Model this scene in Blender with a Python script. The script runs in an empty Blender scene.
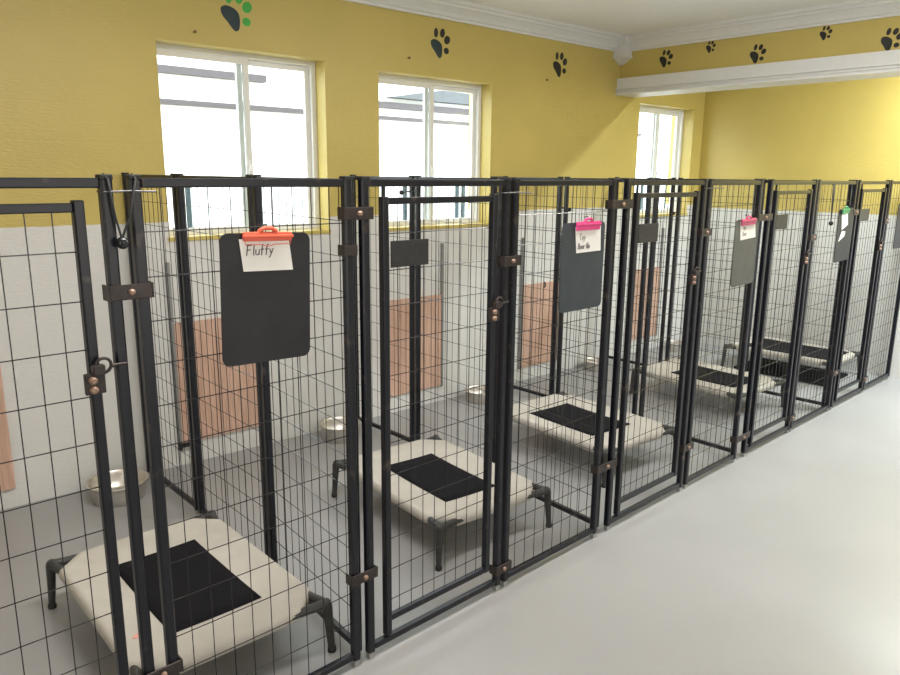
import bpy, bmesh, math, random
from mathutils import Vector, Matrix

random.seed(7)
S = bpy.context.scene
COL = S.collection
PI = math.pi

# ------------------------------------------------------------------ materials
def lin(c):
    return tuple(((v / 255) / 12.92 if v / 255 <= 0.04045 else ((v / 255 + 0.055) / 1.055) ** 2.4) for v in c)

def new_mat(name):
    m = bpy.data.materials.new(name)
    m.use_nodes = True
    nt = m.node_tree
    return m, nt, nt.nodes['Principled BSDF']

def mat(name, rgb, rough=0.5, metal=0.0, var=0.0, scale=20.0, bump=0.0, bscale=80.0, spec=0.5, coat=0.0):
    m, nt, b = new_mat(name)
    c = lin(rgb)
    b.inputs['Base Color'].default_value = (*c, 1)
    b.inputs['Roughness'].default_value = rough
    b.inputs['Metallic'].default_value = metal
    b.inputs['Specular IOR Level'].default_value = spec
    if coat:
        b.inputs['Coat Weight'].default_value = coat
        b.inputs['Coat Roughness'].default_value = 0.15
    tc = nt.nodes.new('ShaderNodeTexCoord')
    if var:
        n = nt.nodes.new('ShaderNodeTexNoise')
        n.inputs['Scale'].default_value = scale
        n.inputs['Detail'].default_value = 5
        nt.links.new(tc.outputs['Object'], n.inputs['Vector'])
        r = nt.nodes.new('ShaderNodeValToRGB')
        r.color_ramp.elements[0].position = 0.3
        r.color_ramp.elements[1].position = 0.7
        r.color_ramp.elements[0].color = (*[max(0, v * (1 - var)) for v in c], 1)
        r.color_ramp.elements[1].color = (*[min(1, v * (1 + var)) for v in c], 1)
        nt.links.new(n.outputs['Fac'], r.inputs['Fac'])
        nt.links.new(r.outputs['Color'], b.inputs['Base Color'])
    if bump:
        n2 = nt.nodes.new('ShaderNodeTexNoise')
        n2.inputs['Scale'].default_value = bscale
        n2.inputs['Detail'].default_value = 6
        nt.links.new(tc.outputs['Object'], n2.inputs['Vector'])
        bp = nt.nodes.new('ShaderNodeBump')
        bp.inputs['Strength'].default_value = bump
        bp.inputs['Distance'].default_value = 0.01
        nt.links.new(n2.outputs['Fac'], bp.inputs['Height'])
        nt.links.new(bp.outputs['Normal'], b.inputs['Normal'])
    return m

def wall_mat(name, upper, lower, zline, courses=True):
    """two-tone paint: yellow above, off-white below, faint block courses and roller texture"""
    m, nt, b = new_mat(name)
    L = nt.links
    tc = nt.nodes.new('ShaderNodeTexCoord')
    sep = nt.nodes.new('ShaderNodeSeparateXYZ')
    L.new(tc.outputs['Object'], sep.inputs[0])
    nz = nt.nodes.new('ShaderNodeTexNoise')
    nz.inputs['Scale'].default_value = 9
    L.new(tc.outputs['Object'], nz.inputs['Vector'])
    ma = nt.nodes.new('ShaderNodeMath'); ma.operation = 'MULTIPLY_ADD'
    ma.inputs[1].default_value = 0.012
    L.new(nz.outputs['Fac'], ma.inputs[0]); L.new(sep.outputs['Z'], ma.inputs[2])
    gt = nt.nodes.new('ShaderNodeMath'); gt.operation = 'GREATER_THAN'
    gt.inputs[1].default_value = zline + 0.006
    L.new(ma.outputs[0], gt.inputs[0])
    n1 = nt.nodes.new('ShaderNodeTexNoise'); n1.inputs['Scale'].default_value = 1.7; n1.inputs['Detail'].default_value = 6
    L.new(tc.outputs['Object'], n1.inputs['Vector'])
    def ramp(c, v):
        r = nt.nodes.new('ShaderNodeValToRGB')
        c = lin(c)
        r.color_ramp.elements[0].position = 0.3; r.color_ramp.elements[1].position = 0.72
        r.color_ramp.elements[0].color = (*[x * (1 - v) for x in c], 1)
        r.color_ramp.elements[1].color = (*[min(1, x * (1 + v)) for x in c], 1)
        L.new(n1.outputs['Fac'], r.inputs['Fac'])
        return r
    ru, rl = ramp(upper, 0.06), ramp(lower, 0.03)
    mx = nt.nodes.new('ShaderNodeMix'); mx.data_type = 'RGBA'
    L.new(gt.outputs[0], mx.inputs['Factor'])
    L.new(rl.outputs['Color'], mx.inputs['A']); L.new(ru.outputs['Color'], mx.inputs['B'])
    L.new(mx.outputs['Result'], b.inputs['Base Color'])
    b.inputs['Roughness'].default_value = 0.38
    n2 = nt.nodes.new('ShaderNodeTexNoise'); n2.inputs['Scale'].default_value = 60; n2.inputs['Detail'].default_value = 5
    mp = nt.nodes.new('ShaderNodeMapping'); mp.inputs['Scale'].default_value = (0.5, 0.5, 1.6)
    L.new(tc.outputs['Object'], mp.inputs['Vector']); L.new(mp.outputs['Vector'], n2.inputs['Vector'])
    wv = nt.nodes.new('ShaderNodeMath'); wv.operation = 'PINGPONG'; wv.inputs[1].default_value = 0.1
    L.new(sep.outputs['Z'], wv.inputs[0])
    ss = nt.nodes.new('ShaderNodeMapRange'); ss.inputs['From Min'].default_value = 0.0; ss.inputs['From Max'].default_value = 0.006
    L.new(wv.outputs[0], ss.inputs['Value'])
    ad = nt.nodes.new('ShaderNodeMath'); ad.operation = 'MULTIPLY_ADD'; ad.inputs[1].default_value = 0.22 if courses else 0.0
    L.new(ss.outputs['Result'], ad.inputs[0]); L.new(n2.outputs['Fac'], ad.inputs[2])
    bp = nt.nodes.new('ShaderNodeBump'); bp.inputs['Strength'].default_value = 0.3; bp.inputs['Distance'].default_value = 0.01
    L.new(ad.outputs[0], bp.inputs['Height']); L.new(bp.outputs['Normal'], b.inputs['Normal'])
    return m

def wood_mat(name, rgb):
    m, nt, b = new_mat(name)
    L = nt.links
    tc = nt.nodes.new('ShaderNodeTexCoord')
    mp = nt.nodes.new('ShaderNodeMapping'); mp.inputs['Scale'].default_value = (22, 22, 1.6)
    L.new(tc.outputs['Object'], mp.inputs['Vector'])
    n = nt.nodes.new('ShaderNodeTexNoise'); n.inputs['Scale'].default_value = 2.2; n.inputs['Detail'].default_value = 7; n.inputs['Distortion'].default_value = 0.8
    L.new(mp.outputs['Vector'], n.inputs['Vector'])
    c = lin(rgb)
    r = nt.nodes.new('ShaderNodeValToRGB')
    r.color_ramp.elements[0].position = 0.3; r.color_ramp.elements[1].position = 0.7
    r.color_ramp.elements[0].color = (c[0] * 0.78, c[1] * 0.72, c[2] * 0.7, 1)
    r.color_ramp.elements[1].color = (min(1, c[0] * 1.15), min(1, c[1] * 1.15), min(1, c[2] * 1.15), 1)
    L.new(n.outputs['Fac'], r.inputs['Fac']); L.new(r.outputs['Color'], b.inputs['Base Color'])
    b.inputs['Roughness'].default_value = 0.6
    return m

def rusty_black(name, rgb, rough):
    """black powder coat with sparse rust-brown scuffs"""
    m, nt, b = new_mat(name)
    L = nt.links
    tc = nt.nodes.new('ShaderNodeTexCoord')
    n = nt.nodes.new('ShaderNodeTexNoise'); n.inputs['Scale'].default_value = 16; n.inputs['Detail'].default_value = 8
    L.new(tc.outputs['Object'], n.inputs['Vector'])
    r = nt.nodes.new('ShaderNodeValToRGB')
    c = lin(rgb)
    e = r.color_ramp.elements
    e[0].position = 0.62; e[0].color = (*c, 1)
    e[1].position = 0.80; e[1].color = (*lin((92, 78, 70)), 1)
    L.new(n.outputs['Fac'], r.inputs['Fac']); L.new(r.outputs['Color'], b.inputs['Base Color'])
    b.inputs['Roughness'].default_value = rough
    return m

def glass_mat():
    m = bpy.data.materials.new('clear_window_glass'); m.use_nodes = True
    nt = m.node_tree; nt.nodes.clear()
    out = nt.nodes.new('ShaderNodeOutputMaterial')
    t = nt.nodes.new('ShaderNodeBsdfTransparent'); t.inputs['Color'].default_value = (0.93, 0.96, 0.96, 1)
    g = nt.nodes.new('ShaderNodeBsdfGlossy'); g.inputs['Roughness'].default_value = 0.02
    lw = nt.nodes.new('ShaderNodeLayerWeight'); lw.inputs['Blend'].default_value = .5
    pw = nt.nodes.new('ShaderNodeMath'); pw.operation = 'POWER'; pw.inputs[1].default_value = 5
    nt.links.new(lw.outputs['Facing'], pw.inputs[0])
    f = nt.nodes.new('ShaderNodeMath'); f.operation = 'MULTIPLY_ADD'; f.inputs[1].default_value = .6; f.inputs[2].default_value = .03
    nt.links.new(pw.outputs[0], f.inputs[0])
    mx = nt.nodes.new('ShaderNodeMixShader')
    nt.links.new(f.outputs[0], mx.inputs[0]); nt.links.new(t.outputs[0], mx.inputs[1]); nt.links.new(g.outputs[0], mx.inputs[2])
    nt.links.new(mx.outputs[0], out.inputs['Surface'])
    return m

YEL = (200, 180, 102)
M = dict(
    wall=wall_mat('two_tone_block_wall_paint', YEL, (220, 219, 216), 1.548),
    endwall=wall_mat('two_tone_plaster_wall_paint', YEL, (220, 219, 216), 1.518, False),
    yellow=mat('yellow_paint', YEL, 0.4, var=0.05, scale=2, bump=0.2, bscale=60),
    ceiling=mat('ceiling_white', (242, 241, 238), 0.7, bump=0.25, bscale=40, var=0.02),
    trim=mat('white_trim_paint', (226, 226, 224), 0.45, var=0.02),
    floor=mat('grey_epoxy_floor', (160, 160, 160), 0.38, var=0.05, scale=1.3, bump=0.03, bscale=14),
    vinyl=mat('white_vinyl', (232, 232, 228), 0.35, var=0.01),
    black=rusty_black('black_powder_coat', (10, 13, 25), 0.34),
    wire=mat('black_wire', (26, 27, 31), 0.26, var=0.1, scale=40, spec=0.6),
    foot=mat('zinc_foot', (176, 178, 176), 0.4, 0.6, var=0.1),
    cap=mat('black_plastic_cap', (26, 27, 30), 0.5, var=0.1),
    clamp=mat('dark_brown_steel_clamp', (58, 50, 48), 0.4, 0.3, var=0.25, scale=50),
    bolt=mat('rusty_bolt', (158, 130, 114), 0.45, 0.35, var=0.25, scale=90),
    zinc=mat('galvanised_wire', (104, 104, 106), 0.35, 0.8, var=0.1),
    plate=mat('dark_name_plate', (48, 48, 50), 0.45, 0.2, var=0.2, scale=30),
    board=mat('black_clipboard_plastic', (26, 26, 31), 0.5, var=0.45, scale=9),
    slate=mat('slate_clipboard_plastic', (54, 62, 70), 0.5, var=0.12, scale=14),
    olive=mat('grey_olive_clipboard_plastic', (88, 90, 86), 0.5, var=0.15, scale=10),
    red=mat('coral_red_plastic', (236, 104, 78), 0.35, var=0.06),
    pink=mat('bright_pink_plastic', (232, 70, 140), 0.35, var=0.06),
    dullpink=mat('magenta_plastic', (190, 60, 110), 0.4, var=0.06),
    green=mat('green_plastic', (40, 130, 80), 0.4, var=0.06),
    scrap=mat('pink_scrap', (226, 160, 150), 0.7, var=0.1),
    paper=mat('white_paper', (246, 244, 240), 0.8, var=0.01),
    ink=mat('black_marker_ink', (70, 58, 66), 0.6, var=0.05),
    faint=mat('faded_grey_ink', (150, 146, 146), 0.6, var=0.05),
    cloth=mat('off_white_cot_fabric', (192, 187, 178), 0.75, var=0.05, scale=9, bump=0.25, bscale=160),
    patch=mat('black_rubber_patch', (14, 13, 19), 0.8, spec=0.2, var=0.12, scale=30, bump=0.15, bscale=200),
    casting=mat('dark_grey_cot_plastic', (58, 58, 56), 0.5, var=0.15, scale=30),
    steel=mat('stainless_steel', (214, 209, 202), 0.38, 1.0, var=0.04),
    wood=wood_mat('pinkish_plywood', (206, 172, 152)),
    rail=mat('grey_aluminium_rail', (150, 150, 148), 0.4, 0.5, var=0.05),
    pawblack=mat('black_paw_paint', (34, 34, 34), 0.5, var=0.1),
    pawteal=mat('dark_teal_paw_paint', (32, 52, 58), 0.5, var=0.1),
    pawgreen=mat('green_paw_paint', (70, 172, 72), 0.5, var=0.06),
    stain=mat('rust_nail', (120, 92, 60), 0.6, 0.3, var=0.2),
    elastic=mat('black_elastic_cord', (36, 38, 40), 0.6, var=0.1),
    ball=mat('black_glossy_ball', (30, 32, 36), 0.18, var=0.05),
    extwall=mat('white_stucco', (236, 236, 234), 0.8, var=0.02),
    fascia=mat('brown_grey_fascia', (80, 74, 76), 0.7, var=0.1),
    brace=mat('pale_pink_railing', (176, 160, 156), 0.7, var=0.05),
    roof=mat('blue_grey_roof', (86, 90, 92), 0.7, var=0.08),
    concrete=mat('pale_concrete', (205, 203, 198), 0.85, var=0.05, scale=3),
    fence=mat('dark_green_fence_paint', (40, 60, 66), 0.5, var=0.1),
    glass=glass_mat(),
)

# ------------------------------------------------------------------ mesh helpers
class MB:
    def __init__(self):
        self.v, self.f, self.s = [], [], []
    def add(self, vs, fs, smooth=False):
        o = len(self.v)
        self.v += [tuple(p) for p in vs]
        self.f += [tuple(i + o for i in f) for f in fs]
        self.s += [smooth] * len(fs)
        return self
    def box(self, x0, x1, y0, y1, z0, z1, bev=0.0):
        if bev <= 0:
            vs = [(x, y, z) for z in (z0, z1) for (x, y) in ((x0, y0), (x1, y0), (x1, y1), (x0, y1))]
            fs = [(3, 2, 1, 0), (4, 5, 6, 7), (0, 1, 5, 4), (1, 2, 6, 5), (2, 3, 7, 6), (3, 0, 4, 7)]
            return self.add(vs, fs)
        bm = bmesh.new()
        bmesh.ops.create_cube(bm, size=1)
        for v in bm.verts:
            v.co = Vector(((x0 + x1) / 2 + v.co.x * (x1 - x0), (y0 + y1) / 2 + v.co.y * (y1 - y0), (z0 + z1) / 2 + v.co.z * (z1 - z0)))
        bmesh.ops.bevel(bm, geom=bm.edges[:], offset=bev, segments=2, affect='EDGES', profile=0.5)
        bm.verts.index_update()
        self.add([v.co[:] for v in bm.verts], [[v.index for v in f.verts] for f in bm.faces])
        bm.free()
        return self
    def tube(self, pts, r, n=8, caps=True):
        pts = [Vector(p) for p in pts]
        rs = r if isinstance(r, (list, tuple)) else [r] * len(pts)
        vs, fs = [], []
        prev = None
        for i, p in enumerate(pts):
            a = pts[max(i - 1, 0)]; b = pts[min(i + 1, len(pts) - 1)]
            t = (b - a).normalized()
            if prev is None:
                up = Vector((0, 0, 1)) if abs(t.z) < 0.9 else Vector((1, 0, 0))
                u = t.cross(up).normalized()
            else:
                u = (prev - t * prev.dot(t)).normalized()
            prev = u
            w = t.cross(u)
            for k in range(n):
                an = 2 * PI * k / n
                vs.append(p + (u * math.cos(an) + w * math.sin(an)) * rs[i])
        for i in range(len(pts) - 1):
            for k in range(n):
                k2 = (k + 1) % n
                fs.append((i * n + k, (i + 1) * n + k, (i + 1) * n + k2, i * n + k2))
        self.add(vs, fs, n > 5)
        if caps:
            self.add([vs[k] for k in range(n)], [tuple(range(n))])
            self.add([vs[(len(pts) - 1) * n + k] for k in range(n)], [tuple(reversed(range(n)))])
        return self
    def lathe(self, prof, n=32, c=(0, 0, 0)):
        vs, fs = [], []
        for (r, z) in prof:
            for k in range(n):
                a = 2 * PI * k / n
                vs.append((c[0] + r * math.cos(a), c[1] + r * math.sin(a), c[2] + z))
        for i in range(len(prof) - 1):
            for k in range(n):
                k2 = (k + 1) % n
                fs.append((i * n + k, i * n + k2, (i + 1) * n + k2, (i + 1) * n + k))
        return self.add(vs, fs, True)
    def prism(self, poly, y0, y1, ax='y'):
        """extrude a 2-D outline (a,b): ax 'y' -> (a,y,b); 'x' -> (x,a,b); 'z' -> (a,b,z)"""
        n = len(poly)
        def P(a, b, t):
            return (a, t, b) if ax == 'y' else ((t, a, b) if ax == 'x' else (a, b, t))
        vs = [P(a, b, y0) for a, b in poly] + [P(a, b, y1) for a, b in poly]
        fs = [tuple(range(n)), tuple(range(2 * n - 1, n - 1, -1))]
        fs += [(i, i + n, (i + 1) % n + n, (i + 1) % n) for i in range(n)]
        return self.add(vs, fs)
    def sphere(self, c, r, n=14):
        prof = [(max(1e-5, r * math.sin(PI * i / n)), -r * math.cos(PI * i / n)) for i in range(n + 1)]
        return self.lathe(prof, 18, c)
    def build(self, name, material, parent=None):
        me = bpy.data.meshes.new(name)
        me.from_pydata(self.v, [], self.f)
        me.polygons.foreach_set('use_smooth', self.s)
        bm = bmesh.new(); bm.from_mesh(me)
        bmesh.ops.recalc_face_normals(bm, faces=bm.faces[:])
        bm.to_mesh(me); bm.free()
        me.materials.append(material)
        o = bpy.data.objects.new(name, me)
        COL.objects.link(o)
        if parent is not None:
            o.parent = parent
        return o

def thing(name, label, cat, loc=(0, 0, 0), rz=0.0, group=None):
    o = bpy.data.objects.new(name, None)
    o.empty_display_size = 0.1
    COL.objects.link(o)
    o.location = loc; o.rotation_euler = (0, 0, rz)
    return tag(o, label, cat, group)

def tag(o, label, cat, group=None):
    o['label'] = label; o['category'] = cat
    if group: o['group'] = group
    return o

def struct(o):
    o['kind'] = 'structure'
    return o

# ------------------------------------------------------------------ frames of reference of the place
A_W = math.radians(-1.15)                 # the window wall runs a touch off the x axis
W0 = Vector((0, 4.474, 0))
DW = Vector((math.cos(A_W), math.sin(A_W), 0)); NW = Vector((-math.sin(A_W), math.cos(A_W), 0))
def WB(u, z, d=0.0):                       # d metres into the room from the window wall
    return W0 + DW * u - NW * d + Vector((0, 0, z))
PHI = math.radians(0.984)                 # the kennel row
DF = Vector((math.cos(PHI), math.sin(PHI), 0)); NF = Vector((math.sin(PHI), -math.cos(PHI), 0))
def FP(s, off=0.0, z=0.0):
    return Vector((0, 2.0504, 0)) + DF * s + NF * off + Vector((0, 0, z))

CEIL = 3.10
XL, XR, YF = -2.6, 7.63, -3.6

# ------------------------------------------------------------------ room shell
struct(MB().box(XL - .2, XR + .2, YF - .2, 4.7, -.12, 0).build('floor', M['floor']))
struct(MB().box(XL - .2, XR + .2, YF - .2, 4.75, CEIL, CEIL + .15).build('ceiling', M['ceiling']))

OPEN = [(1.744, 2.865, 1.455, 2.585), (3.300, 4.425, 1.448, 2.560), (6.447, 7.440, 1.455, 2.550)]
wb = MB()
us = [-2.9]
for (a, b, z0, z1) in OPEN:
    wb.box(us[-1], a, 0, .27, 0, CEIL + .1)
    wb.box(a, b, 0, .27, 0, z0)
    wb.box(a, b, 0, .27, z1, CEIL + .1)
    us.append(b)
wb.box(us[-1], 7.95, 0, .27, 0, CEIL + .1)
wall = struct(wb.build('wall_back', M['wall']))
wall.location = W0; wall.rotation_euler = (0, 0, A_W)
struct(MB().box(XR, XR + .2, YF - .2, 4.36, 0, CEIL + .1).build('wall_right', M['endwall']))
struct(MB().box(XL - .2, XL, YF - .2, 4.72, 0, CEIL + .1).build('wall_left', M['endwall']))
struct(MB().box(XL, XR, YF - .2, YF, 0, CEIL + .1).build('wall_front', M['endwall']))

# header over the opening to the end bay, boxed in white at its foot
BX = 6.10
yb = WB(BX, 0).y
struct(MB().box(BX, BX + .2, YF, yb + .01, 2.62, CEIL + .02).build('wall_header', M['yellow']))
tb = MB()
tb.box(BX - .04, BX + .24, YF, yb, 2.612, 2.742)
tb.box(BX - .056, BX + .256, YF, yb, 2.640, 2.652)
tb.box(BX - .050, BX + .250, YF, yb, 2.618, 2.630)
tb.box(BX - .060, BX + .260, YF, yb, 2.592, 2.612)
struct(tb.build('trim_1', M['trim']))
CROWN = [(0, 2.975), (.016, 2.975), (.018, 2.992), (.03, 2.998), (.045, 3.02), (.075, 3.05), (.088, 3.056), (.092, 3.07), (.112, 3.08), (.116, CEIL + .005), (0, CEIL + .005)]
def crown_along(p0, p1, inward, name):
    p0, p1, inward = Vector(p0), Vector(p1), Vector(inward)
    vs = [p0 + inward * d + Vector((0, 0, z)) for d, z in CROWN] + [p1 + inward * d + Vector((0, 0, z)) for d, z in CROWN]
    n = len(CROWN)
    fs = [tuple(range(n)), tuple(range(2 * n - 1, n - 1, -1))] + [(i, i + n, (i + 1) % n + n, (i + 1) % n) for i in range(n)]
    return struct(MB().add(vs, fs).build(name, M['trim']))
crown_along(WB(-2.7, 0), WB(BX + .02, 0), -NW, 'trim_2')
crown_along((BX, YF, 0), (BX, yb, 0), (-1, 0, 0), 'trim_3')
crown_along((XL, YF, 0), (XL, 4.5, 0), (1, 0, 0), 'trim_4')
crown_along((XL, YF, 0), (BX, YF, 0), (0, 1, 0), 'trim_5')
# corner block with a stepped drop
cb = MB()
x1, y1 = BX + .005, yb + .005
for (w, z0, z1) in ((.150, 3.035, 3.092), (.125, 2.925, 3.04), (.135, 2.915, 2.928)):
    cb.box(x1 - w, x1, y1 - w, y1, z0, z1)
for i, (w, w2, z0, z1) in enumerate(((.115, .075, 2.885, 2.915), (.07, .03, 2.862, 2.885))):
    vs = [(x1 - w, y1 - w, z1), (x1, y1 - w, z1), (x1, y1, z1), (x1 - w, y1, z1), (x1 - w2, y1 - w2, z0), (x1, y1 - w2, z0), (x1, y1, z0), (x1 - w2, y1, z0)]
    cb.add(vs, [(0, 1, 2, 3), (7, 6, 5, 4), (0, 4, 5, 1), (1, 5, 6, 2), (2, 6, 7, 3), (3, 7, 4, 0)])
struct(cb.build('trim_6', M['trim']))

# windows: white vinyl sliders set back in the wall, yellow sill band under each
for i, (a, b, z0, z1) in enumerate(OPEN):
    w = bpy.data.objects.new('window_%d' % (i + 1), None); COL.objects.link(w)
    w.location = W0; w.rotation_euler = (0, 0, A_W); struct(w)
    y0, y1 = .122, .195
    f = MB(); t = .034
    f.box(a, b, y0, y1, z1 - t, z1); f.box(a, b, y0, y1, z0, z0 + .02)
    f.box(a, a + .018, y0, y1, z0 + .02, z1 - t); f.box(b - t, b, y0, y1, z0 + .02, z1 - t)
    struct(f.build('window_frame', M['vinyl'], w))
    mid = (a + b) / 2 + (.035, .025, .025)[i]
    for k, (p, q, ya) in enumerate(((a + .018, mid + .035, y0 + .008), (mid - .035, b - t, y0 + .034))):
        s = MB(); st = .034
        p2, q2 = p, q
        s.box(p2, q2, ya, ya + .024, z1 - t - st, z1 - t); s.box(p2, q2, ya, ya + .024, z0 + .02, z0 + .042)
        s.box(p2, p2 + st, ya, ya + .024, z0 + .042, z1 - t - st); s.box(q2 - st, q2, ya, ya + .024, z0 + .042, z1 - t - st)
        sa = struct(s.build('window_sash', M['vinyl'], w))
        struct(MB().box(p2 + st, q2 - st, ya + .009, ya + .013, z0 + .042, z1 - t - st).build('window_pane', M['glass'], sa))
        if k == 0:
            zc = z0 + .42
            lk = MB().box(q2 - .03, q2 - .006, ya - .014, ya + .002, zc - .045, zc + .045, .004).box(q2 - .026, q2 - .012, ya - .03, ya - .012, zc - .02, zc + .02, .003)
            struct(lk.build('window_latch', M['vinyl'], sa))
    struct(MB().box(a - .01, b + .01, -.010, .122, z0 - .022, z0 + .002).build('window_sill', M['yellow'], w))
    struct(MB().box(a, a + .003, -.001, .122, z0, z1).box(b - .003, b, -.001, .122, z0, z1).box(a, b, -.001, .122, z1 - .003, z1).build('window_reveal', M['yellow'], w))

# ------------------------------------------------------------------ outside, seen through the glass
struct(MB().box(-12, 60, 4.78, 30, -.2, -.08).build('ground', M['concrete']))
bld = thing('neighbour_building', 'white stucco building with dark fascia bands outside the windows', 'building', (0, 0, -.08))
MB().box(-8, 45, 8.5, 12, 0, 3.6).build('facade', M['extwall'], bld)
def band(x0, x1, z0, z1, m='fascia', nm='fascia_board', d=.09):
    return MB().box(x0, x1, 8.5 - d, 8.5, z0 + .08, z1 + .08).build(nm, M[m], bld)
band(2.2, 4.62, 2.905, 2.985); band(2.2, 5.35, 2.575, 2.63)
band(6.2, 8.6, 2.73, 2.81); band(6.2, 8.6, 2.575, 2.62)
band(11.2, 12.6, 2.60, 2.65)
vs = [(6.45, 2.95), (7.1, 3.06), (7.4, 3.11), (8.4, 3.10), (8.4, 2.95)]
MB().prism(vs, 8.36, 8.5).build('roof_panel', M['roof'], bld)
MB().tube([(4.30, 8.40, 2.72), (5.15, 8.40, 3.03)], .022).tube([(4.5, 8.40, 3.10), (5.35, 8.40, 3.07)], .012).build('stair_railing', M['brace'], bld)
fn = thing('outdoor_run_fence', 'dark fence of the outdoor runs seen faintly through the window bottoms', 'fence', (0, 6.6, -.08))
fr = MB().box(-1.5, 13, -.012, .012, 1.80, 1.825).box(-1.5, 13, -.012, .012, .08, .105)
fr.build('fence_rail', M['fence'], fn)
for x in (2.0, 2.72, 2.79, 3.38, 3.5, 4.5, 4.6, 5.3, 5.42, 6.1, 6.2, 6.9, 9.2, 10.0, 10.7):
    MB().box(x - .018, x + .018, -.018, .018, 0, 1.83).build('fence_post', M['fence'], fn)

# ------------------------------------------------------------------ kennel panels
POST = .032
def post(parent, x, w=POST, top=1.829):
    h = w / 2; c = .006
    o8 = [(-h + c, -h), (h - c, -h), (h, -h + c), (h, h - c), (h - c, h), (-h + c, h), (-h, h - c), (-h, -h + c)]
    p = MB().prism([(x + a, b) for a, b in o8], .028, top, 'z').build('post', M['black'], parent)
    MB().box(x - h * .72, x + h * .72, -h * .72, h * .72, 0, .03).build('post_foot', M['foot'], p)
    MB().box(x - h * 1.08, x + h * 1.08, -h * 1.08, h * 1.08, top - .006, top + .008, .003).build('post_cap', M['cap'], p)
    return p

def rails(parent, x0, x1):
    r = .0125
    MB().box(x0, x1, -r, r, 1.802, 1.828, .004).build('top_rail', M['black'], parent)
    MB().box(x0, x1, -r, r, .032, .058, .004).build('bottom_rail', M['black'], parent)

def wires(xs, zs, x0, x1, z0, z1, r=.0017):
    m = MB()
    for x in xs: m.tube([(x, 0, z0), (x, 0, z1)], r, 5, False)
    for z in zs: m.tube([(x0, -.0035, z), (x1, -.0035, z)], r, 5, False)
    return m

def mesh_panel(label, p, rz, W, group):
    t = thing('kennel_fence', label, 'kennel panel', p, rz, group)
    post(t, 0); post(t, W)
    rails(t, POST / 2, W - POST / 2)
    n = round(W / .066)
    xs = [W * k / n for k in range(1, n)]
    zs = [.064 + .1246 * k for k in range(1, 14)]
    wires(xs, zs, .008, W - .008, .05, 1.81).build('wire_mesh', M['wire'], t)
    return t

def gate_panel(label, p, rz, W, group, plate=True):
    t = thing('kennel_gate', label, 'kennel gate panel', p, rz, group)
    post(t, 0); post(t, W)
    rails(t, POST / 2, W - POST / 2)
    a, b, h = .086, W - .072, .014
    g = MB()
    g.box(a - h, a + h, -h, h, .062, 1.768, .004)
    g.box(b - h, b + h, -h, h, .120, 1.772, .004)
    g.box(a + h, b - h, -.011, .011, 1.741, 1.765, .003)
    g.box(a + h, b - h, -.011, .011, .120, .145, .003)
    g.tube([(a, 0, .05), (a, 0, .075)], .006); g.tube([(a, 0, 1.76), (a, 0, 1.81)], .007)
    gate = g.build('gate_frame', M['black'], t)
    n = round((b - a) / .0605)
    xs = [a + (b - a) * k / n for k in range(1, n)]
    zs = [1.640 - .13 * k for k in range(0, 12)]
    wires(xs, zs, a + .005, b - .005, .13, 1.755).build('wire_mesh', M['wire'], gate)
    # latch on the closing stile
    z = 1.295; x = b
    lt = MB()
    lt.box(x - .032, x + .020, -.030, -.014, z - .034, z + .024, .003)
    lt.box(x - .012, x + .020, -.040, -.016, z + .018, z + .046, .004)
    ring = [(x + .018 + .020 * math.cos(q), -.028, z + .042 + .020 * math.sin(q)) for q in [PI * 2 * k / 14 for k in range(15)]]
    lt.tube(ring, .0045, 6)
    lt.tube([(x + .036, -.028, z + .034), (x + .050, -.024, z + .038), (W + .010, -.019, z + .036)], .004, 6)
    lo = lt.build('latch', M['clamp'], gate)
    for dz in (.006, -.020):
        bo = MB().tube([(x - .013, -.030, z + dz), (x - .013, -.038, z + dz), (x - .013, -.042, z + dz)], [.011, .011, .006], 12).build('latch_bolt', M['bolt'], gate)
        bo['label'] = 'pale rusty bolt head'
    if plate:
        MB().box(a + .023, a + .202, -.010, -.006, 1.519, 1.614, .002).build('name_plate', M['plate'], gate)
    return t

FRONT = 'panels of the kennel row front'
row = [
    ('g', -.07, .650, 'black wire gate panel at the near end of the kennel row, before the red-clipped clipboard'),
    ('m', .724, 1.417, 'black wire kennel panel carrying the big black clipboard with a red clip'),
    ('g', 1.487, 2.200, 'black gate panel between the red-clipped and bright-pink-clipped clipboard panels'),
    ('m', 2.253, 2.938, 'black wire kennel panel carrying the slate clipboard with a bright pink clip'),
    ('g', 3.062, 3.802, 'black gate panel between the bright-pink-clipped and magenta-clipped clipboard panels'),
    ('m', 3.865, 4.490, 'black wire kennel panel carrying the grey clipboard with a magenta clip'),
    ('g', 4.638, 5.335, 'black gate panel between the magenta-clipped and green-clipped clipboard panels'),
    ('m', 5.385, 6.105, 'black wire kennel panel carrying the black clipboard with a green clip'),
    ('g', 6.170, 6.860, 'black gate panel past the green-clipped clipboard, nearest gate to the end wall'),
    ('m', 6.910, 7.583, 'last black wire kennel panel of the row, meeting the end wall'),
]
for (k, s0, s1, lab) in row:
    (mesh_panel if k == 'm' else gate_panel)(lab, FP(s0), PHI, s1 - s0, FRONT)

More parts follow.
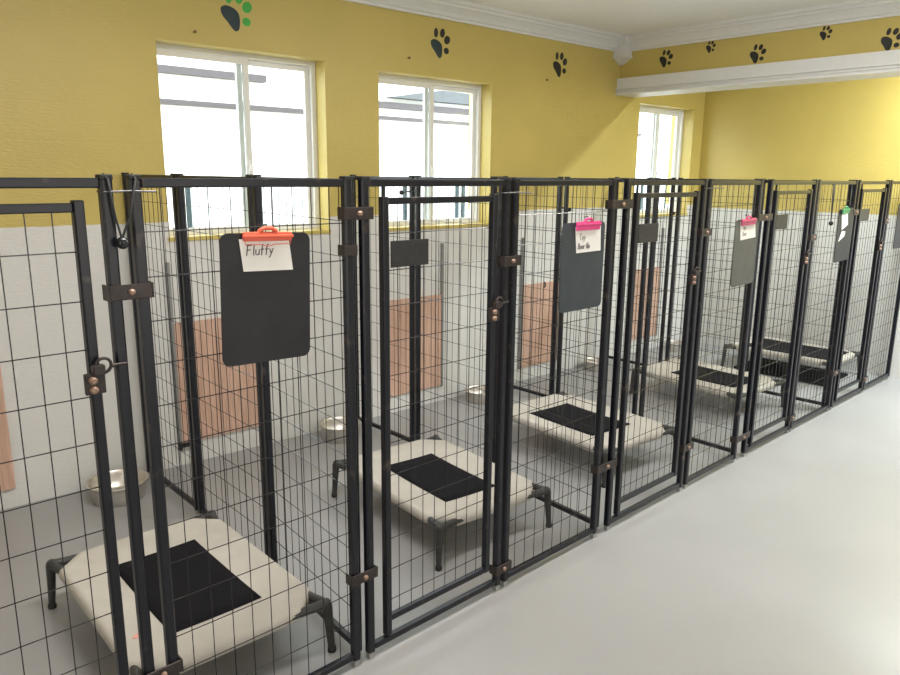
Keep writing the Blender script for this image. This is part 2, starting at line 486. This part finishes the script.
DIV = 'divider panels between the kennels'
divs = [
    ('first', 1.452, [(2.115, 2.855), (2.905, 3.655), (3.705, 4.405)], 'behind the red-clipped clipboard'),
    ('second', 3.000, [(2.135, 2.925), (2.985, 3.660), (3.720, 4.375)], 'behind the bright-pink-clipped clipboard'),
    ('third', 4.562, [(2.165, 2.895), (2.955, 3.690), (3.755, 4.345)], 'behind the magenta-clipped clipboard'),
    ('fourth', 6.136, [(2.195, 2.865), (2.920, 3.630), (3.700, 4.315)], 'behind the green-clipped clipboard'),
]
for (o, x, segs, beh) in divs:
    ends = {'first': 1.505, 'second': 3.045, 'third': 4.565, 'fourth': 6.10}[o]
    for j, (ya, yb_) in enumerate(segs):
        f = lambda y: x + (ends - x) * min(1.0, (y - 2.1) / .8)
        pa, pb = Vector((f(ya), ya, 0)), Vector((f(yb_), yb_, 0))
        d = pb - pa
        lab = ('black wire panel starting the %s kennel divider at the row front, %s' % (o, beh),
               'black wire panel in the middle of the %s kennel divider, %s' % (o, beh),
               'black wire panel ending the %s kennel divider at the back wall, %s' % (o, beh))[j]
        mesh_panel(lab, pa, math.atan2(d.y, d.x), d.length, DIV)

# clamps that tie neighbouring posts together
CL = 'clamps joining the kennel panels'
def clamp(s0, s1, z, label, rust=False, hgt=.042):
    t = thing('panel_clamp', label, 'clamp', FP((s0 + s1) / 2, 0, z), PHI, CL)
    w = abs(s1 - s0) / 2 + .020
    b = MB().box(-w, w, -.0235, -.0165, -hgt / 2, hgt / 2, .0025)
    b.box(-w - .004, -w, -.0235, .02, -hgt / 2, hgt / 2); b.box(w, w + .004, -.0235, .02, -hgt / 2, hgt / 2)
    b.build('clamp_plate', M['clamp'], t)
    MB().tube([(0, -.023, 0), (0, -.031, 0), (0, -.034, 0)], [.009, .009, .005], 10).build('clamp_bolt', M['bolt'], t)
    return t
joints = [
    (.650, .724, 'the near-end gate to the red clipboard panel', 1.526, .345),
    (1.417, 1.487, 'the red clipboard panel to the first gate past it', 1.715, .369),
    (2.200, 2.253, 'the first gate to the bright pink clipboard panel', 1.50, .105),
    (2.938, 3.062, 'the bright pink clipboard panel to the gate past it', 1.715, .385),
    (3.802, 3.865, 'the gate to the magenta clipboard panel', 1.545, .275),
    (4.490, 4.638, 'the magenta clipboard panel to the gate past it', 1.604, .16),
    (5.335, 5.385, 'the gate to the green clipboard panel', 1.44, .115),
    (6.105, 6.170, 'the green clipboard panel to the gate past it', 1.593, .319),
    (6.860, 6.910, 'the final gate to the last panel', 1.50, .13),
]
for (a, b, what, zu, zl) in joints:
    clamp(a, b, zu, 'upper brown steel clamp joining ' + what)
    if zl: clamp(a, b, zl, 'lower rusty steel clamp joining ' + what)
t = thing('panel_clamp', 'dark band clamp below the upper clamp beside the red-clipped clipboard', 'clamp', FP(1.417, 0, 1.593), PHI, CL)
MB().box(-.024, .024, -.022, -.0165, -.018, .018, .002).box(-.026, -.022, -.022, .02, -.018, .018).box(.022, .026, -.022, .02, -.018, .018).build('clamp_plate', M['clamp'], t)

# twisted wire ties near the top
def tie(s0, s1, z, label):
    t = MB().tube([(s0, -.020, 0), ((s0 + s1) / 2, -.0225, .002), (s1, -.020, 0)], .003, 6)
    t.tube([(s0, -.020, 0), (s0 - .003, .02, .001)], .0028, 6)
    o = t.build('wire_tie', M['zinc'])
    o.location = FP(0, 0, z); o.rotation_euler = (0, 0, PHI)
    tag(o, label, 'wire tie', 'wire ties across panel joints')
tie(.640, .775, 1.792, 'silver wire tie across the post tops above the ball bungee')
tie(2.165, 2.335, 1.775, 'silver wire tie across the post tops before the bright pink clipboard')
tie(3.79, 3.99, 1.785, 'silver wire tie across the post tops before the magenta clipboard')

# bungee loops with a ball
BB = 'ball bungees on the kennel posts'
def bungee_front(s0, s1, zt, sb, zb, label):
    t = thing('ball_bungee', label, 'ball bungee', FP(0, 0, 0), PHI, BB)
    c = MB().tube([(s0, .0, zt + .012), (s0 + .002, -.024, zt), (s0 + (sb - s0) * .55, -.030, (zt * .4 + zb * .6)), (sb, -.034, zb + .01)], .0032, 6)
    c.tube([(s1, .0, zt + .012), (s1, -.024, zt), (s1 + (sb - s1) * .5, -.030, (zt * .4 + zb * .6)), (sb, -.034, zb + .01)], .0032, 6)
    c.build('elastic_cord', M['elastic'], t)
    MB().sphere((sb, -.036, zb), .0165).build('ball', M['ball'], t)
bungee_front(.648, .722, 1.826, .670, 1.660, 'black ball bungee looped over two posts at the near end')
bungee_front(5.60, 5.625, 1.80, 5.61, 1.530, 'black ball bungee hanging on the green clipboard panel')
def bungee_div(x, y0, y1, z, yb2, label):
    t = thing('ball_bungee', label, 'ball bungee', (x, 0, 0), 0, BB)
    MB().tube([(-.022, y0, z + .012), (.022, y0, z + .012), (.022, y1, z + .012), (-.022, y1, z + .012), (-.024, yb2, z), (-.022, y0, z + .012)], .003, 6).build('elastic_cord', M['elastic'], t)
    MB().sphere((-.026, yb2, z), .0165).build('ball', M['ball'], t)
bungee_div(3.045, 3.66, 3.72, 1.728, 3.795, 'black ball bungee on the second divider, seen against the middle window')
bungee_div(4.565, 3.69, 3.755, 1.590, 3.635, 'black ball bungee on the third divider, above the bright pink clip')
bungee_div(6.10, 3.63, 3.70, 1.516, 3.665, 'black ball bungee on the fourth divider, near the end window')

# ------------------------------------------------------------------ clipboards and notes
def rrect(x0, x1, z0, z1, r, n=5):
    pts = []
    for (cx, cz, a0) in ((x1 - r, z1 - r, 0), (x0 + r, z1 - r, 90), (x0 + r, z0 + r, 180), (x1 - r, z0 + r, 270)):
        for k in range(n + 1):
            a = math.radians(a0 + 90 * k / n)
            pts.append((cx + r * math.cos(a), cz + r * math.sin(a)))
    return pts
CBG = 'clipboards hung on the kennel panels'
def clipboard(s, zc, w, h, tilt, mb_, mc, cx, cw, label):
    """s, zc: centre; hangs on the front of the wires"""
    t = thing('clipboard', label, 'clipboard', FP(s, .0185, zc), PHI, CBG)
    t.rotation_euler = (0, tilt, PHI)
    MB().prism(rrect(-w / 2, w / 2, -h / 2, h / 2, .026), -.002, .003).build('board', M[mb_], t)
    top = h / 2
    c = MB()
    c.box(cx - cw / 2, cx + cw / 2, -.016, -.007, top - (.024 if mc == 'red' else .036), top + .004, .004)
    c.box(cx - cw / 2 - .004, cx + cw / 2 + .004, -.020, -.012, top - .014, top - .004, .003)
    arch = [(cx - .030, -.010, top - .002), (cx - .027, -.012, top + .008), (cx - .012, -.012, top + .015), (cx + .012, -.012, top + .015), (cx + .027, -.012, top + .008), (cx + .030, -.010, top - .002)]
    c.tube(arch, .0065, 8)
    clip = c.build('clip', M[mc], t)
    if mc == 'red':
        MB().tube([(cx - cw / 2 + .004, -.0150, top - .022), (cx - cw / 2 + .006, -.0150, top - .033), (cx - .02, -.0150, top - .034), (cx, -.0150, top - .040), (cx + .02, -.0150, top - .034), (cx + cw / 2 - .006, -.0150, top - .033), (cx + cw / 2 - .004, -.0150, top - .022)], .0013, 6).build('clip_wire', M[mc], clip)
    MB().tube([(cx, -.012, top + .014), (cx, -.004, top + .026), (cx, .010, top + .024), (cx, .0135, top + .018)], .0022, 6).build('hook', M['cap'], t)
    return t
clipboard(1.098, 1.465, .306, .402, .032, 'board', 'red', -.002, .165, 'large black clipboard with a red clip and a white pet name card')
clipboard(2.708, 1.440, .315, .402, .0, 'slate', 'pink', .015, .175, 'slate grey clipboard with a bright pink clip, second along the row')
clipboard(4.328, 1.402, .290, .400, -.02, 'olive', 'dullpink', -.005, .18, 'grey-olive clipboard with a magenta clip, third along the row')
clipboard(5.945, 1.430, .300, .395, -.03, 'board', 'green', -.05, .13, 'black clipboard with a green clip and two white cards')
clipboard(7.30, 1.445, .300, .390, .0, 'board', 'board', 0, .12, 'plain black clipboard on the last panel beside the end wall')

GL = {
 'F': [[(.0, 0), (.05, 1)], [(-.05, .97), (.5, 1.0)], [(.02, .52), (.38, .56)]],
 'l': [[(.1, 1), (.1, .05), (.18, 0)]],
 'u': [[(0, .55), (.02, .1), (.18, 0), (.34, .15), (.36, .55), (.38, 0)]],
 'f': [[(.36, .92), (.24, 1.0), (.16, .85), (.14, -.05)], [(0, .52), (.34, .55)]],
 'y': [[(0, .55), (.16, .1)], [(.36, .55), (.14, -.1), (0, -.35)]],
 'T': [[(0, 1), (.56, 1)], [(.28, 1), (.28, 0)]],
 'o': [[(.2, .55), (.02, .4), (.03, .12), (.2, 0), (.36, .14), (.36, .42), (.2, .55)]],
 'B': [[(0, 0), (0, 1), (.34, .9), (.3, .6), (0, .52), (.38, .42), (.4, .1), (0, 0)]],
 'e': [[(.02, .3), (.36, .32), (.3, .52), (.1, .52), (.01, .25), (.12, 0), (.36, .06)]],
 'a': [[(.34, .5), (.1, .52), (.0, .2), (.12, 0), (.32, .2), (.34, .5), (.36, 0)]],
 'r': [[(.02, .55), (.03, 0)], [(.03, .35), (.16, .54), (.3, .5)]],
 'N': [[(0, 0), (.02, 1), (.4, 0), (.42, 1)]],
}
def writing(txt, x, z, size, r=.0016, slant=.12):
    m = MB()
    for ch in txt:
        if ch == ' ':
            x += size * .35; continue
        wmax = 0
        for st in GL[ch]:
            m.tube([(x + (a + b * slant) * size, 0, z + b * size) for a, b in st], r, 5)
            wmax = max(wmax, max(a for a, b in st))
        x += (wmax + .14) * size
    return m
NG = 'white cards under the clipboard clips'
def card(pts, label, lines, off=.0226):
    """pts: the card's four corners (s,z) on the kennel front; lines: (text,s,z,size,ink)"""
    cx = sum(p[0] for p in pts) / 4; cz = sum(p[1] for p in pts) / 4
    t = thing('note_card', label, 'note card', FP(cx, off, cz), PHI, NG)
    MB().prism([(a - cx, b - cz) for a, b in pts], -.0006, .0006).build('card', M['paper'], t)
    for (txt, s, z, size, ink) in lines:
        o = writing(txt, s - cx, z - cz, size).build('handwriting', M[ink], t)
        o.location = (0, -.0010, 0)
    return t
card([(1.020, 1.554), (1.190, 1.547), (1.178, 1.649), (1.010, 1.651)], 'wide white card with a handwritten pet name under the red clip', [('Fluffy', 1.032, 1.601, .031, 'ink')])
card([(2.652, 1.504), (2.836, 1.506), (2.828, 1.622), (2.638, 1.622)], 'white card with two handwritten lines under the bright pink clip', [('Toy', 2.668, 1.562, .028, 'faint'), ('Bear No', 2.662, 1.522, .026, 'ink')])
card([(4.248, 1.478), (4.446, 1.488), (4.420, 1.592), (4.228, 1.588)], 'white card with faint writing under the magenta clip', [('Toy', 4.26, 1.542, .026, 'faint'), ('Bear', 4.268, 1.504, .026, 'faint')])
card([(5.875, 1.470), (5.985, 1.505), (5.945, 1.625), (5.830, 1.625)], 'white card tucked straight under the green clip', [])
card([(5.835, 1.385), (5.94, 1.42), (5.955, 1.455), (5.885, 1.462), (5.868, 1.49), (5.80, 1.500)][:4] , 'torn white card tilted below the green-clipped card', [], .0218)

# ------------------------------------------------------------------ raised cots
CG = 'raised dog cots in the kennels'
def cot(x, y, w, l, rz, cloth, patch, label, H=.232):
    t = thing('dog_cot', label, 'dog cot', (x, y, 0), rz, CG)
    ohw, ohl = w / 2, l / 2
    hw, hl, ch = ohw - .018, ohl - .016, .105
    sag = lambda a, b: -.016 * max(0, 1 - (a / hw) ** 2) * max(0, 1 - (b / hl) ** 2)
    corner = [(hw, -hl + ch), (hw, hl - ch), (hw - ch, hl), (-hw + ch, hl), (-hw, hl - ch), (-hw, -hl + ch), (-hw + ch, -hl), (hw - ch, -hl)]
    outl = []
    for i in range(8):
        a, b = corner[i], corner[(i + 1) % 8]
        n = 8 if i % 2 == 0 else 3
        outl += [(a[0] + (b[0] - a[0]) * k / n, a[1] + (b[1] - a[1]) * k / n) for k in range(n)]
    N = len(outl)
    vs, fs = [(0, 0, H + sag(0, 0))], []
    rings = []
    for s in (.2, .4, .6, .75, .87, .95, .985):
        rings.append([(a * s, b * s, H + sag(a * s, b * s)) for a, b in outl])
    def offs(d, z):
        return [(a * (1 + d / hw), b * (1 + d / hl), z) for a, b in outl]
    rings += [offs(.006, H - .006), offs(.013, H - .022), offs(.010, H - .048), offs(-.012, H - .058)]
    for r in rings: vs += r
    for k in range(N):
        fs.append((0, 1 + k, 1 + (k + 1) % N))
    for j in range(len(rings) - 1):
        for k in range(N):
            k2 = (k + 1) % N
            fs.append((1 + j * N + k, 1 + (j + 1) * N + k, 1 + (j + 1) * N + k2, 1 + j * N + k2))
    MB().add(vs, fs, True).build('fabric_deck', M[cloth], t)
    if patch:
        (pa, pb, pc, pd) = patch
        q, r = 8, 10
        vs, fs = [], []
        for zz in (.004, .0005):
            for j in range(r + 1):
                for i in range(q + 1):
                    a = pa + (pb - pa) * i / q; b = pc + (pd - pc) * j / r
                    vs.append((a, b, H + sag(a, b) + zz))
        n1 = (q + 1) * (r + 1)
        for j in range(r):
            for i in range(q):
                k = j * (q + 1) + i
                fs.append((k, k + 1, k + q + 2, k + q + 1)); fs.append((n1 + k, n1 + k + q + 1, n1 + k + q + 2, n1 + k + 1))
        rim = [i for i in range(q)] + [j * (q + 1) + q for j in range(r)] + [r * (q + 1) + i for i in range(q, 0, -1)] + [j * (q + 1) for j in range(r, 0, -1)]
        for i in range(len(rim)):
            a, b = rim[i], rim[(i + 1) % len(rim)]
            fs.append((a, a + n1, b + n1, b))
        MB().add(vs, fs, True).build('center_pad', M['patch'], t)
    zr = H - .026
    for sx in (-1, 1):
        MB().tube([(sx * (hw - .004), -hl + .03, zr), (sx * (hw - .004), hl - .03, zr)], .012, 10).build('side_rail', M['casting'], t)
    for sy in (-1, 1):
        MB().tube([(-hw + .03, sy * (hl - .004), zr), (hw - .03, sy * (hl - .004), zr)], .012, 10).build('end_rail', M['casting'], t)
    for sx in (-1, 1):
        for sy in (-1, 1):
            cx, cy = sx * (ohw - .006), sy * (ohl - .006)
            lg = MB().tube([(cx + sx * .014, cy + sy * .014, .014), (cx + sx * .010, cy + sy * .010, .08), (cx + sx * .004, cy + sy * .004, H - .03)], [.0135, .016, .020], 12).build('leg', M['casting'], t)
            MB().lathe([(.001, 0), (.0165, 0), (.0175, .006), (.0165, .020), (.001, .020)], 14, (cx + sx * .014, cy + sy * .014, 0)).build('rubber_foot', M['cap'], lg)
            k = MB()
            k.tube([(cx + sx * .006, cy, zr), (cx - sx * .065, cy - sy * .008, zr), (cx - sx * .165, cy - sy * .014, zr)], [.021, .0175, .0155], 12)
            k.tube([(cx, cy + sy * .006, zr), (cx - sx * .012, cy - sy * .065, zr), (cx - sx * .030, cy - sy * .15, zr)], [.021, .0175, .0155], 12)
            k.sphere((cx, cy, zr), .0235, 10)
            web = [(cx - sx * .075, cy), (cx - sx * .03, cy - sy * .012), (cx - sx * .012, cy - sy * .03), (cx, cy - sy * .075), (cx, cy)]
            k.prism(web, zr - .006, zr + .010, 'z')
            k.build('corner_casting', M['casting'], t)
    return t
cot(1.025, 2.73, .725, 1.03, 0.0, 'cloth', (-.18, .175, -.335, .285), 'off-white cot with black pad behind the red-clipped clipboard panel')
cot(2.525, 2.865, .725, 1.00, -math.radians(4.5), 'cloth', (-.185, .150, -.32, .26), 'off-white cot with black pad behind the first gate past the red-clipped clipboard')
cot(3.905, 2.940, .720, 1.02, -math.radians(3.6), 'cloth', (-.22, .165, -.285, .285), 'off-white cot with black pad behind the bright-pink-clipped clipboard panel')
cot(5.625, 2.960, .690, .98, -math.radians(3.5), 'cloth', (-.20, .19, -.36, .22), 'off-white cot with black pad behind the magenta-clipped clipboard panel')
cot(7.165, 2.920, .680, 1.02, math.radians(1.5), 'cloth', (-.27, .22, -.45, .36), 'cot with large black pad standing nearest the end wall')
mt = MB().prism(rrect(-.30, .30, -.44, .44, .04), 0, .012, 'z').build('shadow_mat', M['patch'])  # dark mat added to deepen the shade under this cot
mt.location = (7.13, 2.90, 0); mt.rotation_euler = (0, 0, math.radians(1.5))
tag(mt, 'dark mat on the floor, added to deepen the shadow under the cot nearest the end wall', 'mat')
sc = MB().prism([(-.022, -.008), (-.006, -.014), (.018, -.004), (.024, .010), (.004, .013), (-.014, .006)], -.0015, .0015, 'z').build('paper_scrap', M['scrap'])
sc.location = (.752, 2.462, .2300)
tag(sc, 'small pink scrap lying on the cot behind the near-end gate', 'scrap')

# ------------------------------------------------------------------ bowls
def bowl(x, y, r, h, label):
    prof = [(.0005, .004), (r * .72, .004), (r * .80, 0), (r * .83, .004), (r * .93, h * .72), (r * .955, h - .008), (r * 1.0, h - .004), (r * 1.01, h), (r * .98, h + .003), (r * .925, h - .002), (r * .90, h * .75), (r * .78, .016), (r * .70, .010), (.0005, .010)]
    o = MB().lathe(prof, 48).build('feeding_bowl', M['steel'])
    o.location = (x, y, 0)
    tag(o, label, 'bowl', 'steel bowls along the back wall')
bowl(1.250, 4.205, .168, .112, 'large stainless steel bowl by the back wall in the nearest kennel')
bowl(2.775, 4.205, .150, .110, 'stainless steel bowl beside the back wall in the kennel past the red clipboard')
bowl(4.160, 4.190, .135, .095, 'stainless steel bowl by the back wall in the kennel of the bright pink clipboard')
bowl(5.730, 4.185, .120, .090, 'stainless steel bowl by the back wall in the kennel of the magenta clipboard')
bowl(7.060, 4.120, .115, .088, 'stainless steel bowl in the last kennel beside the end wall')

# ------------------------------------------------------------------ plywood hatch covers on the back wall
HG = 'plywood hatch covers on the back wall'
def hatch(u0, u1, z0, z1, label, hook=False, bar=False, rails_=True):
    t = thing('plywood_hatch', label, 'hatch cover', WB(u0, 0, .001), A_W, HG)
    w = u1 - u0
    MB().box(0, w, -.019, 0, z0, z1, .002).build('board', M['wood'], t)
    if rails_:
        for x in (-.012, w + .012):
            MB().box(x - .010, x + .010, -.024, 0, z0 - .01, 1.31, .002).build('guide_rail', M['rail'], t)
    if hook:
        MB().tube([(w * .57, -.019, z1 - .04), (w * .57, -.030, z1 - .035), (w * .57, -.030, z1 - .005), (w * .57, -.022, z1 + .008)], .006, 8).build('pull_hook', M['cap'], t)
    if bar:
        MB().box(-.03, .085, -.038, -.021, z0 - .022, z0 + .006, .003).box(-.03, -.012, -.05, -.021, z0 - .035, z0 + .012, .003).build('stop_bar', M['cap'], t)
    return t
hatch(.230, .785, .115, .90, 'plywood hatch cover at the very near end of the back wall', rails_=False)
hatch(1.728, 2.270, .150, .930, 'plywood hatch cover seen behind the red-clipped clipboard', True, True)
hatch(3.372, 3.888, .140, .900, 'plywood hatch cover seen through the first gate past the red clipboard')
hatch(4.845, 5.330, .130, .888, 'plywood hatch cover seen behind the bright pink clipboard panel', True)
hatch(6.511, 6.980, .150, .895, 'plywood hatch cover seen through the gate past the bright pink clipboard')

# ------------------------------------------------------------------ paw prints and nails
PG = 'paw prints painted along the wall top'
PAD = [(-.0790, -.0104), (-.0766, .0154), (-.045, .028), (-.0066, .0195), (.022, .0), (.032, -.030), (.0300, -.070), (.0220, -.094), (.004, -.103), (-.018, -.088), (-.0396, -.0612), (-.066, -.035)]
TOES = [(-.030, .073, .020, .034, -4), (.033, .077, .024, .033, -14), (.079, .034, .028, .033, -40), (.072, -.044, .026, .023, 0)]
def paw(origin, axis_u, nrm, size, label, rot=0.0, pad='pawblack', toe='pawblack'):
    t = thing('paw_print', label, 'paw print', origin, 0, PG)
    R = Matrix((axis_u.to_tuple(), nrm.to_tuple(), (0, 0, 1))).transposed()
    t.rotation_euler = R.to_euler()
    c, s = math.cos(rot), math.sin(rot)
    k = size
    def T(a, b):
        a, b = a * c - b * s, a * s + b * c
        return (a * k, b * k)
    pts = []
    n = len(PAD)
    for i in range(n):                       # Catmull-Rom for a round outline
        p0, p1, p2, p3 = PAD[i - 1], PAD[i], PAD[(i + 1) % n], PAD[(i + 2) % n]
        for q in (0, .34, .67):
            pts.append(tuple(.5 * (2 * p1[d] + (p2[d] - p0[d]) * q + (2 * p0[d] - 5 * p1[d] + 4 * p2[d] - p3[d]) * q * q + (3 * p1[d] - p0[d] - 3 * p2[d] + p3[d]) * q ** 3) for d in (0, 1)))
    MB().prism([T(a, b) for a, b in pts], -.0005, .0025).build('paw_pad', M[pad], t)
    for (x, y, ra, rb, ang) in TOES:
        an = math.radians(ang)
        e = []
        for q in range(18):
            a, b = ra * math.cos(2 * PI * q / 18), rb * math.sin(2 * PI * q / 18)
            e.append(T(x + a * math.cos(an) - b * math.sin(an), y + a * math.sin(an) + b * math.cos(an)))
        MB().prism(e, -.0005, .0025).build('toe', M[toe], t)
    return t
paw(WB(2.235, 2.795), DW, -NW, 1.08, 'green-toed paw print above the near window', .0, 'pawteal', 'pawgreen')
paw(WB(3.862, 2.800), DW, -NW, 1.0, 'dark paw print above the middle window', .0, 'pawteal', 'pawblack')
paw(WB(5.226, 2.782), DW, -NW, .97, 'black paw print on the back wall just before the header')
hx = Vector((0, -1, 0)); hn = Vector((-1, 0, 0))
for (y, z, sz, lab) in ((3.878, 2.874, .70, 'black paw print on the header, first from the corner block'),
                        (3.448, 2.926, .46, 'small black paw print on the header, second from the corner block'),
                        (3.030, 2.826, .70, 'black paw print on the header, third from the corner block'),
                        (2.506, 2.920, .48, 'small black paw print on the header, fourth from the corner block'),
                        (2.046, 2.820, .74, 'large black paw print on the header, farthest from the corner block')):
    paw(Vector((BX, y, z)), hx, hn, sz, lab, -.16)
for (u, z, lab) in ((1.976, 2.648, 'small rusty nail in the wall above the near window'), (3.568, 2.668, 'small rusty nail in the wall above the middle window'), (5.066, 2.644, 'small rusty nail in the wall below the paw print by the header')):
    t = thing('nail', lab, 'nail', WB(u, z), A_W, 'nails in the wall above the windows')
    MB().tube([(0, .004, 0), (0, -.018, 0)], .004, 8).tube([(0, -.016, 0), (0, -.020, 0)], .009, 10).build('nail_head', M['stain'], t)

# ------------------------------------------------------------------ light
def area(name, loc, size, size_y, power, rgb, rz=0.0):
    l = bpy.data.lights.new(name, 'AREA')
    l.shape = 'RECTANGLE'; l.size = size; l.size_y = size_y
    l.energy = power; l.color = rgb
    o = bpy.data.objects.new(name, l); COL.objects.link(o)
    o.location = loc; o.rotation_euler = (0, 0, rz)
    return o
area('end_bay_tube_light', (7.0, 1.1, 3.05), .12, 1.3, 112, (.90, .985, 1.0))
area('room_tube_light', (1.3, 1.9, 3.06), 1.3, .25, 32, (1.0, .95, .89))
area('room_tube_light', (4.1, 1.6, 3.06), 1.3, .25, 31, (1.0, .96, .91))
for x, y in ((1.3, 1.9), (4.1, 1.6)):          # added fill lights facing up to brighten the ceiling
    area('ceiling_fill_light', (x, y, 2.80), 1.3, .2, 10, (1.0, .97, .94)).rotation_euler = (PI, 0, 0)
# added, unseen fill lights behind the camera and at the near end wall
d1 = area('rear_fill_light', (2.2, -3.5, 1.5), 4.0, 2.0, 40, (1.0, .97, .94)); d1.rotation_euler = (PI / 2, 0, 0)
d2 = area('near_end_fill_light', (-2.5, -.2, 1.7), 3.0, 1.6, 28, (1.0, .97, .94)); d2.rotation_euler = (0, -PI / 2, 0)

w = bpy.data.worlds.new('overcast_sky'); S.world = w; w.use_nodes = True
bg = w.node_tree.nodes['Background']
bg.inputs['Color'].default_value = (.90, .95, 1.0, 1)
bg.inputs['Strength'].default_value = 5.0

# ------------------------------------------------------------------ camera
yaw, pitch, roll, fpx, hc = math.radians(42.3190), math.radians(12.5198), math.radians(.59655), 735.2228, 1.8463
fw = Vector((math.sin(yaw) * math.cos(pitch), math.cos(yaw) * math.cos(pitch), -math.sin(pitch)))
rt = Vector((math.cos(yaw), -math.sin(yaw), 0)); up = rt.cross(fw)
r2 = rt * math.cos(roll) + up * math.sin(roll); u2 = -rt * math.sin(roll) + up * math.cos(roll)
cam = bpy.data.cameras.new('camera'); cam.sensor_width = 36; cam.sensor_fit = 'HORIZONTAL'
cam.lens = fpx / 900 * 36; cam.clip_start = .02; cam.clip_end = 200
co = bpy.data.objects.new('camera', cam); COL.objects.link(co)
co.matrix_world = Matrix(((r2.x, u2.x, -fw.x, 0), (r2.y, u2.y, -fw.y, 0), (r2.z, u2.z, -fw.z, hc), (0, 0, 0, 1)))
S.camera = co
S.view_settings.view_transform = 'Standard'; S.view_settings.look = 'None'
S.view_settings.gamma = 1; S.view_settings.use_curve_mapping = False
S.view_settings.exposure = 0.53
